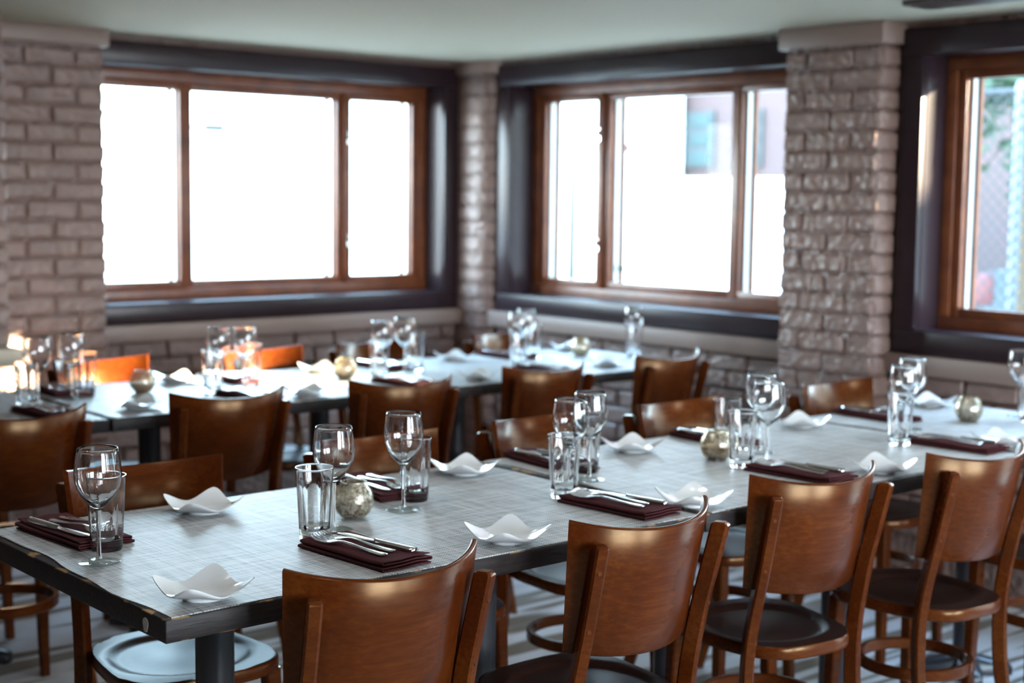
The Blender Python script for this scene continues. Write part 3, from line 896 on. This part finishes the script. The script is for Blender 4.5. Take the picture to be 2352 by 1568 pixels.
def napkin_mesh():
    bm = bmesh.new()
    hw, t = 0.054, 0.0011
    # folded ribbon in cross-section: four layers, folds left and right
    line = []
    zs = [0.0018, 0.0062, 0.0106, 0.0150]
    for i, zc in enumerate(zs):
        w = hw - 0.0015 * i
        xs = [w, w * .4, -w * .3, -w] if i % 2 == 0 else [-w, -w * .3, w * .4, w]
        for x in xs: line.append(Vector((x, 0, zc + 0.0008 * math.sin(x * 60 + i))))
        if i < 3:
            s = -1 if i % 2 == 0 else 1
            line.append(Vector((s * (w + .0016), 0, zc + .0011))); line.append(Vector((s * (w + .0016), 0, zc + .0033)))
    ny = 14; L = 0.250
    rings = []
    for j in range(ny + 1):
        v = j / ny; y = -L / 2 + L * v
        ring_a, ring_b = [], []
        for k, p in enumerate(line):
            a = line[max(0, k - 1)]; c = line[min(len(line) - 1, k + 1)]
            d = (c - a).normalized(); nrm = Vector((-d.z, 0, d.x))
            lay = k / len(line)
            yy = y * (1 - .03 * lay) + .004 * lay * math.sin(9 * p.x * 10)
            dz = 0.0012 * math.sin(7 * v + 40 * p.x) * lay + (0.0035 * max(0, .14 - v) / .14 * lay)
            dx = 0.0015 * math.sin(5 * v + 3 * lay)
            q = Vector((p.x + dx, yy, p.z + dz))
            ring_a.append(bm.verts.new(q + nrm * t)); ring_b.append(bm.verts.new(q - nrm * t))
        rings.append(ring_a + ring_b[::-1])
    n = len(rings[0])
    for a, b2 in zip(rings, rings[1:]):
        for k in range(n): bm.faces.new((a[k], a[(k + 1) % n], b2[(k + 1) % n], b2[k]))
    m2 = n // 2
    for rg in (rings[0], rings[-1]):
        for k in range(m2 - 1): bm.faces.new((rg[k], rg[k + 1], rg[n - 2 - k], rg[n - 1 - k]))
    lo = min(v2.co.z for v2 in bm.verts)
    for v2 in bm.verts: v2.co.z -= lo - 0.0002
    return finish(bm, 'napkin', 'napkin_cloth', angle=70)
_n = mesh_obj('napkin', napkin_mesh()); _n['category'] = 'napkin'
napkin = Maker(_n)
NAPH = 0.0188

def strip(bm, pts, th):
    """pts: (x_center, half_width, y, z) along the piece -> flat bar with rounded-ish top"""
    rings = []
    for xc, w, y, z in pts:
        rings.append([bm.verts.new(q) for q in ((xc - w, y, z), (xc + w, y, z), (xc + w, y, z + th * .55), (xc + w * .5, y, z + th), (xc - w * .5, y, z + th), (xc - w, y, z + th * .55))])
    for a, b2 in zip(rings, rings[1:]):
        for k in range(6): bm.faces.new((a[k], a[(k + 1) % 6], b2[(k + 1) % 6], b2[k]))
    bm.faces.new(rings[0][::-1]); bm.faces.new(rings[-1])
def make_fork():
    root = empty('fork'); root['category'] = 'fork'
    bm = bmesh.new()
    strip(bm, [(0, .002, -.0935, .0006), (0, .0085, -.090, .0004), (0, .0098, -.083, .0003), (0, .0085, -.065, .0006), (0, .0055, -.035, .0024), (0, .0034, -.005, .0055), (0, .0030, .015, .0066), (0, .0045, .026, .0058), (0, .0095, .036, .0038), (0, .0125, .044, .0026), (0, .0128, .050, .0022)], 0.0022)
    mesh_obj('handle', finish(bm, 'handle', 'steel', angle=50), root)
    bm = bmesh.new()
    for k in range(4):
        x = -.0105 + .0070 * k
        strip(bm, [(x, .0022, .0498, .0022), (x, .0019, .062, .0012), (x, .0017, .078, .0018), (x * .97, .0013, .090, .0050), (x * .96, .0006, .096, .0074)], 0.0018)
    mesh_obj('tines', finish(bm, 'tines', 'steel', angle=50), root)
    return root
def make_knife():
    root = empty('table_knife'); root['category'] = 'knife'
    bm = bmesh.new()
    strip(bm, [(0, .004, -.098, .0010), (0, .0092, -.095, .0002), (0, .0096, -.085, .0), (0, .0078, -.03, .0), (0, .0066, .0, .0002), (0, .0050, .006, .0006)], 0.0062)
    mesh_obj('handle', finish(bm, 'handle', 'steel', angle=50), root)
    bm = bmesh.new()
    strip(bm, [(0, .0046, .0055, .0012), (.0005, .0074, .016, .0014), (.001, .0092, .05, .0014), (.001, .0098, .085, .0014), (-.001, .0078, .097, .0014), (-.004, .0030, .103, .0014)], 0.0013)
    mesh_obj('blade', finish(bm, 'blade', 'steel', angle=40), root)
    return root
fork, knife = Maker(make_fork()), Maker(make_knife())

def make_votive(wax):
    root = empty('votive_holder'); root['category'] = 'candle holder'
    out_p = [(.0, .0006), (.022, .0006), (.026, .002), (.034, .011), (.0400, .023), (.0418, .034), (.0405, .046), (.036, .058), (.0300, .068), (.0272, .0725), (.0268, .0745)]
    in_p = [(.0256, .0745), (.0260, .0725), (.0288, .067), (.0346, .0572), (.0391, .0455), (.0404, .034), (.0387, .0235), (.0330, .0122), (.025, .0035), (.0, .0025)]
    mesh_obj('glass_cup', finish(lathe(out_p + in_p, 40), 'glass_cup', 'mercury_glass', angle=70), root)
    w = [(.0, .0040), (.0245, .0040), (.0320, .0128), (.0376, .0240), (.0392, .0330), (.0380, .0338), (.0, .0335)]
    mesh_obj('candle_wax', finish(lathe(w, 36), 'candle_wax', wax, angle=50), root)
    return root
VOT = {k2: Maker(make_votive(k2)) for k2 in ('wax_brown', 'wax_amber', 'wax_peach')}
for x, y, wax, lab in [(1.673, 2.436, 'wax_brown', 'speckled silver glass candle holder with brown wax on the nearest table'),
        (2.769, 2.434, 'wax_amber', 'speckled glass candle holder with amber wax on the middle front table'),
        (3.856, 2.407, 'wax_brown', 'silvery round candle holder on the short table by the fence window'),
        (2.184, 4.383, 'wax_peach', 'round candle holder with rosy wax beside the sunlit patch'),
        (2.922, 4.307, 'wax_amber', 'pale glowing candle holder at the far edge of the sunlit patch'),
        (4.122, 4.371, 'wax_amber', 'candle holder with amber wax on the back row near the room corner')]:
    VOT[wax].put((x, y, ZT), random.uniform(0, 6), lab, 'round mercury-glass candle holders')

def seat_word(side, i, row):
    if row == 1: return 'at %s %s-side seat of front row, from worn corner' % (ORD[i], side)
    return 'at %s %s-side seat of back row, from room corner' % (ORD[i], side)

# (row, side, index, napkin xy+turn, plate xy, tumbler xy, wine xy)
SET = [
    (1, 'near', 0, (1.510, 2.165, 3), (1.144, 2.091), (1.508, 2.325), (1.576, 2.362)),
    (1, 'near', 1, (2.165, 2.172, 3), (1.783, 2.084), (2.146, 2.322), (2.214, 2.375)),
    (1, 'near', 2, (2.770, 2.172, 2), (2.314, 2.094), (2.740, 2.328), (2.830, 2.322)),
    (1, 'near', 3, (3.430, 2.175, 2), (2.960, 2.076), (3.335, 2.288), (3.410, 2.329)),
    (1, 'near', 4, None, (3.555, 2.116), (4.020, 2.305), (4.085, 2.375)),
    (1, 'far', 0, (1.162, 2.625, 4), (1.458, 2.662), (1.163, 2.485), (1.111, 2.405)),
    (1, 'far', 1, (1.870, 2.630, -9), (2.145, 2.665), (1.870, 2.492), (1.793, 2.429)),
    (1, 'far', 2, (2.400, 2.645, -7), (2.685, 2.646), (2.387, 2.506), (2.330, 2.434)),
    (1, 'far', 3, (2.985, 2.630, -4), (3.366, 2.640), (2.872, 2.492), (2.931, 2.430)),
    (1, 'far', 4, (3.700, 2.620, -5), (4.049, 2.665), None, (3.589, 2.426)),
    (2, 'near', 4, (1.745, 4.110, 3), None, (1.752, 4.275), (1.818, 4.345)),
    (2, 'near', 3, (2.400, 4.085, 2), (2.012, 4.070), (2.368, 4.255), (2.430, 4.325)),
    (2, 'near', 2, (3.010, 4.070, 2), (2.573, 4.003), (2.985, 4.190), (3.045, 4.257)),
    (2, 'near', 1, (3.660, 4.070, 2), (3.291, 4.017), (3.630, 4.190), (3.690, 4.262)),
    (2, 'near', 0, None, (3.960, 4.050), (4.262, 4.205), (4.325, 4.268)),
    (2, 'window', 4, None, (1.730, 4.560), None, None),
    (2, 'window', 3, (1.970, 4.545, -4), (2.397, 4.559), (2.005, 4.420), (1.942, 4.380)),
    (2, 'window', 2, (2.585, 4.515, -5), (2.955, 4.518), (2.575, 4.362), (2.514, 4.298)),
    (2, 'window', 1, (3.225, 4.510, -3), (3.606, 4.552), (3.281, 4.376), (3.190, 4.318)),
    (2, 'window', 0, (3.850, 4.520, -3), (4.235, 4.560), (3.925, 4.440), (3.841, 4.388)),
]
for row, side, i, nap, pl, tu, wi in SET:
    w = seat_word(side, i, row)
    far = side != 'near'
    grp = ' of the front row' if row == 1 else ' of the back row'
    if pl: plate.put((pl[0], pl[1], ZT), random.uniform(-.07, .07), 'white square plate with raised corners ' + w, 'bread plates' + grp)
    if tu: tumbler.put((tu[0], tu[1], ZT), random.uniform(0, 3), 'clear fluted water glass ' + w, 'water glasses' + grp)
    if wi: wine.put((wi[0], wi[1], ZT), random.uniform(0, 3), 'empty stemmed wine glass ' + w, 'wine glasses' + grp)
    if nap:
        r = math.radians(nap[2]) + (PI if far else 0)
        napkin.put((nap[0], nap[1], ZT), r, 'folded plum napkin ' + w, 'napkins' + grp)
        def loc(lx, ly, dz=0.0):
            return (nap[0] + lx * math.cos(r) - ly * math.sin(r), nap[1] + lx * math.sin(r) + ly * math.cos(r), ZT + NAPH + dz)
        jit = random.uniform(-.03, .03)
        fork.put(loc(-.029, .005), r + .10 + jit, 'outer steel fork on napkin ' + w, 'forks' + grp)
        fork.put(loc(-.002, .017), r + .12 + jit, 'inner steel fork beside the knife ' + w, 'forks' + grp)
        knife.put(loc(.030, -.002), r + .10 + jit, 'steel table knife on napkin ' + w, 'knives' + grp)

# ------------------------------------------------------------------ outside the windows
ground = box_obj('ground', 'concrete', -40, 60, -40, 70, Z_OUT - 0.2, Z_OUT)
tag(ground, 'pale concrete ground outside the windows', 'ground', kind='structure')

def house(name, material, b6, label, wins=(), cat='building', sky_face='x'):
    root = empty(name, ((b6[0] + b6[1]) / 2, (b6[2] + b6[3]) / 2, Z_OUT)); tag(root, label, cat)
    o = box_obj('wall', material, b6[0], b6[1], b6[2], b6[3], Z_OUT, b6[5], parent=root)
    base = Vector(root.location)
    for (y0, y1, z0, z1, nx, nz) in wins:
        wn_ = empty('window', parent=root)
        fx = b6[0]
        box_obj('frame', 'far_frame', fx - .05, fx + .02, y0, y1, z0, z1, parent=wn_)
        for a in range(nx):
            for c in range(nz):
                dy, dz = (y1 - y0) / nx, (z1 - z0) / nz
                box_obj('pane', 'far_pane', fx - .07, fx - .04, y0 + a * dy + .05, y0 + (a + 1) * dy - .05, z0 + c * dz + .05, z0 + (c + 1) * dz - .05, parent=wn_)
    for ch in root.children: ch.location = Vector(ch.location) - base
    return root
# seen through the right-wall window: white building, pinkish brick building, low white wall
house('white_building', 'white_render', (14.6, 14.9, 13.84, 30, 0, 7.0), 'white building filling the middle pane of the right-wall window')
house('brick_building', 'far_brick', (15.0, 22, 5.6, 14.4, 0, 9.0), 'pinkish brick building with a paned window beyond the white wall',
      wins=[(13.34, 14.20, 1.80, 2.55, 2, 3), (12.52, 12.98, 1.80, 2.55, 1, 3)])
house('low_white_wall', 'white_render', (12.4, 12.7, 8.6, 16, 0, 1.62), 'low white wall in front of the brick building outside', cat='garden wall')
# seen through the left-wall window
house('white_warehouse', 'white_render', (-2, 13, 32, 36, 0, 6.0), 'blown-out white building beyond the wide left window')
# added unseen blocks that narrow the low sun to a back-row strip
house('tall_sun_blocker', 'blocker_side', (12.0, 14.0, -4.95, 2.6, 0, 8.0), 'added brown sun blocker outside, off to the side of the fence window')
house('low_sun_blocker', 'blocker_side', (12.0, 12.2, -5.92, -4.95, 0, 4.40), 'added low sun blocker in the gap between the two tall ones outside', cat='garden wall')
gh = empty('slanted_sun_blocker', (13, -12, Z_OUT)); tag(gh, 'added sun blocker with a slanted side beyond the low one', 'building')  # added blocker, side slanted so the sun clears the gap
bm = bmesh.new(); _pl = [(12.0, -5.92), (12.0, -24.0), (15.0, -24.0), (15.0, -9.3)]
_lo = [bm.verts.new((x - 13, y + 12, 0)) for x, y in _pl]; _hi = [bm.verts.new((x - 13, y + 12, 8.3)) for x, y in _pl]
for k in range(4): bm.faces.new((_lo[k], _lo[(k + 1) % 4], _hi[(k + 1) % 4], _hi[k]))
bm.faces.new(_lo); bm.faces.new(_hi)
mesh_obj('wall', finish(bm, 'wall', 'blocker_side', smooth=False), gh)

def street_lamp(x, y, ztop, zarm, direc, label):
    root = empty('street_lamp', (x, y, Z_OUT)); tag(root, label, 'street lamp', 'street lamps outside')
    bm = lathe([(0, 0), (.07, 0), (.045, 1.0), (.035, ztop - Z_OUT), (0, ztop - Z_OUT)], 12)
    mesh_obj('pole', finish(bm, 'pole', 'darkened_metal'), root)
    bm = bmesh.new(); d = Vector(direc).normalized(); e = Vector((-d.y, d.x, 0))
    sweep(bm, [(Vector((0, 0, zarm - Z_OUT)) + d * q, e * .03, Vector((0, 0, .03))) for q in (0, .2, .42)], [(-.5, -.5), (.5, -.5), (.5, .5), (-.5, .5)])
    mesh_obj('arm', finish(bm, 'arm', 'darkened_metal'), root)
    mesh_obj('lamp_head', box_mesh('lamp_head', 'darkened_metal', -.12, .12, -.06, .06, -.05, .05, .02), root, d * .5 + Vector((0, 0, zarm - Z_OUT)))
street_lamp(8.26, 15.6, 2.2, 2.15, (1, 0.1, 0), 'street lamp in the first pane of the wide left window')
street_lamp(10.6, 11.4, 1.93, 1.90, (0.5, -1, 0), 'street lamp in the first pane of the right-wall window')

# chain-link fence, tree and parked car beyond the near right window
def chain_fence():
    x, y0, y1, z0, z1 = 7.40, 3.6, 5.3, Z_OUT, 2.00
    root = empty('chain_link_fence', (x, (y0 + y1) / 2, Z_OUT)); tag(root, 'chain-link fence with a pale post outside the fence window', 'fence')
    base = Vector(root.location)
    bm = bmesh.new(); step, r = 0.075, 0.0042
    def wire(p, q):
        d = (q - p).normalized(); a = d.orthogonal().normalized(); b2 = d.cross(a)
        sweep(bm, [(p, a * r, b2 * r), (q, a * r, b2 * r)], [(1, 0), (-.5, .87), (-.5, -.87)])
    h = z1 - z0; k = -h
    while k < (y1 - y0):
        for s in (1, -1):
            u0, v0, u1, v1 = k, 0.0, k + h, h
            if u0 < 0: v0 -= u0; u0 = 0
            if u1 > y1 - y0: v1 -= u1 - (y1 - y0); u1 = y1 - y0
            if u1 - u0 > 0.02:
                ya, yb = (y0 + u0, y0 + u1) if s > 0 else (y1 - u0, y1 - u1)
                wire(Vector((x + .004 * s, ya, z0 + v0)) - base, Vector((x + .004 * s, yb, z0 + v1)) - base)
        k += step
    o = mesh_obj('wire_mesh', finish(bm, 'wire_mesh', 'darkened_metal', smooth=False), root); o['kind'] = 'stuff'
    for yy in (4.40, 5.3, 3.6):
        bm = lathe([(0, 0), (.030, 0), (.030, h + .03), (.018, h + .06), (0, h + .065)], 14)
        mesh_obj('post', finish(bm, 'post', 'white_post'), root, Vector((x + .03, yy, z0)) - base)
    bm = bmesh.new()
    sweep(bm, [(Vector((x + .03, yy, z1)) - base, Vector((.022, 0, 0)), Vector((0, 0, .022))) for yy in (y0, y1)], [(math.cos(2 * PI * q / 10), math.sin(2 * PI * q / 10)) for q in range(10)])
    mesh_obj('rail', finish(bm, 'rail', 'darkened_metal'), root)
chain_fence()

def tree(x, y, label):
    root = empty('tree', (x, y, Z_OUT)); tag(root, label, 'tree')
    bm = bmesh.new()
    pts = spline([(0, 0, 0), (.03, .02, .9), (-.02, -.03, 1.8), (.05, .02, 2.6), (.0, .05, 3.4)], 4)
    sec = [(math.cos(2 * PI * q / 10), math.sin(2 * PI * q / 10)) for q in range(10)]
    sweep(bm, [(p, Vector((.075 * (1 - .2 * p.z), 0, 0)), Vector((0, .075 * (1 - .2 * p.z), 0))) for p in pts], sec)
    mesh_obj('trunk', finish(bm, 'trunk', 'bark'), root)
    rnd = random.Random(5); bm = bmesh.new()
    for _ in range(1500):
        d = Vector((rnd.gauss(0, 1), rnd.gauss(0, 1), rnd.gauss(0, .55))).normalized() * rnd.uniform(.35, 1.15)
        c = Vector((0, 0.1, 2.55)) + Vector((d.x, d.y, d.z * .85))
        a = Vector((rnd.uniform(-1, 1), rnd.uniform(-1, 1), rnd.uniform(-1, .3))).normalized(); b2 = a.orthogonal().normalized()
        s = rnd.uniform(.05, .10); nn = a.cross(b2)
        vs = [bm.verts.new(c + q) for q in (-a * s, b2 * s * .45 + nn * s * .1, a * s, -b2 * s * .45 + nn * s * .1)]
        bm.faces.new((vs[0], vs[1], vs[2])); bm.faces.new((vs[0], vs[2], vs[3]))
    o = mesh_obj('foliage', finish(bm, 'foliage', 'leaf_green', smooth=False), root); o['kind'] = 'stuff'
tree(8.90, 5.22, 'leafy green tree behind the chain-link fence')

def car(x, y, label):
    """rear corner towards us; the car points along +y to -y away from the window: its side runs along y"""
    root = empty('parked_car', (x, y, Z_OUT)); tag(root, label, 'car')
    L, Wc = 4.2, 1.75
    # side outline in (along, height); rear at 0
    body = [(0.05, .30), (0.0, .55), (0.02, 1.16), (0.10, 1.20), (2.9, 1.06), (4.05, .86), (4.2, .62), (4.15, .30)]
    cabin = [(0.12, 1.15), (0.42, 1.50), (0.75, 1.57), (2.0, 1.55), (2.95, 1.00)]
    def prism(outl, w0, w1, nm, mt, par):
        bm = bmesh.new(); rows = []
        zl, zh = min(p[1] for p in outl), max(p[1] for p in outl)
        for s in (-1, 1):
            rows.append([bm.verts.new((s * (w0 + (w1 - w0) * (p[1] - zl) / (zh - zl)), -p[0], p[1])) for p in outl])
        n = len(outl)
        for k in range(n): bm.faces.new((rows[0][k], rows[0][(k + 1) % n], rows[1][(k + 1) % n], rows[1][k]))
        bm.faces.new(rows[0]); bm.faces.new(rows[1][::-1])
        bmesh.ops.bevel(bm, geom=bm.edges[:], offset=0.035, segments=2, affect='EDGES')
        return mesh_obj(nm, finish(bm, nm, mt), par)
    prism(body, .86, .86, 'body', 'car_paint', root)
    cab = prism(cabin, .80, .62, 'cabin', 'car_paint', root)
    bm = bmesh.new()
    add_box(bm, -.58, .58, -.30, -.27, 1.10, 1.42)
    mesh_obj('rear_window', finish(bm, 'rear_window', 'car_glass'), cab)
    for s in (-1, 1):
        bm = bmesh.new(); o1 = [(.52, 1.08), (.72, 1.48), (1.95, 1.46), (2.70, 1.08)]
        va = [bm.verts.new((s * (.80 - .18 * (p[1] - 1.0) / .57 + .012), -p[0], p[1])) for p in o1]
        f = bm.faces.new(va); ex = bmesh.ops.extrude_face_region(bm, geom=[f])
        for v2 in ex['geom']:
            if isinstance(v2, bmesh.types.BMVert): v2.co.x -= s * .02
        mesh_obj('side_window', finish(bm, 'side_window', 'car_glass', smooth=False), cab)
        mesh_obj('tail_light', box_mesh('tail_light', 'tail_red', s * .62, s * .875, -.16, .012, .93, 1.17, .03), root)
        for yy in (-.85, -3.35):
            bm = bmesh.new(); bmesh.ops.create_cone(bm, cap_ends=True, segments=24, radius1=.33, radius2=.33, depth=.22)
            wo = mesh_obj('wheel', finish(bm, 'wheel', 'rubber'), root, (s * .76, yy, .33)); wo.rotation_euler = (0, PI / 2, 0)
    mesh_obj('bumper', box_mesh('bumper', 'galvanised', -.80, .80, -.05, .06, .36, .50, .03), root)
car(10.55, 6.04, 'pale blue car with a red tail light parked behind the chain-link fence')
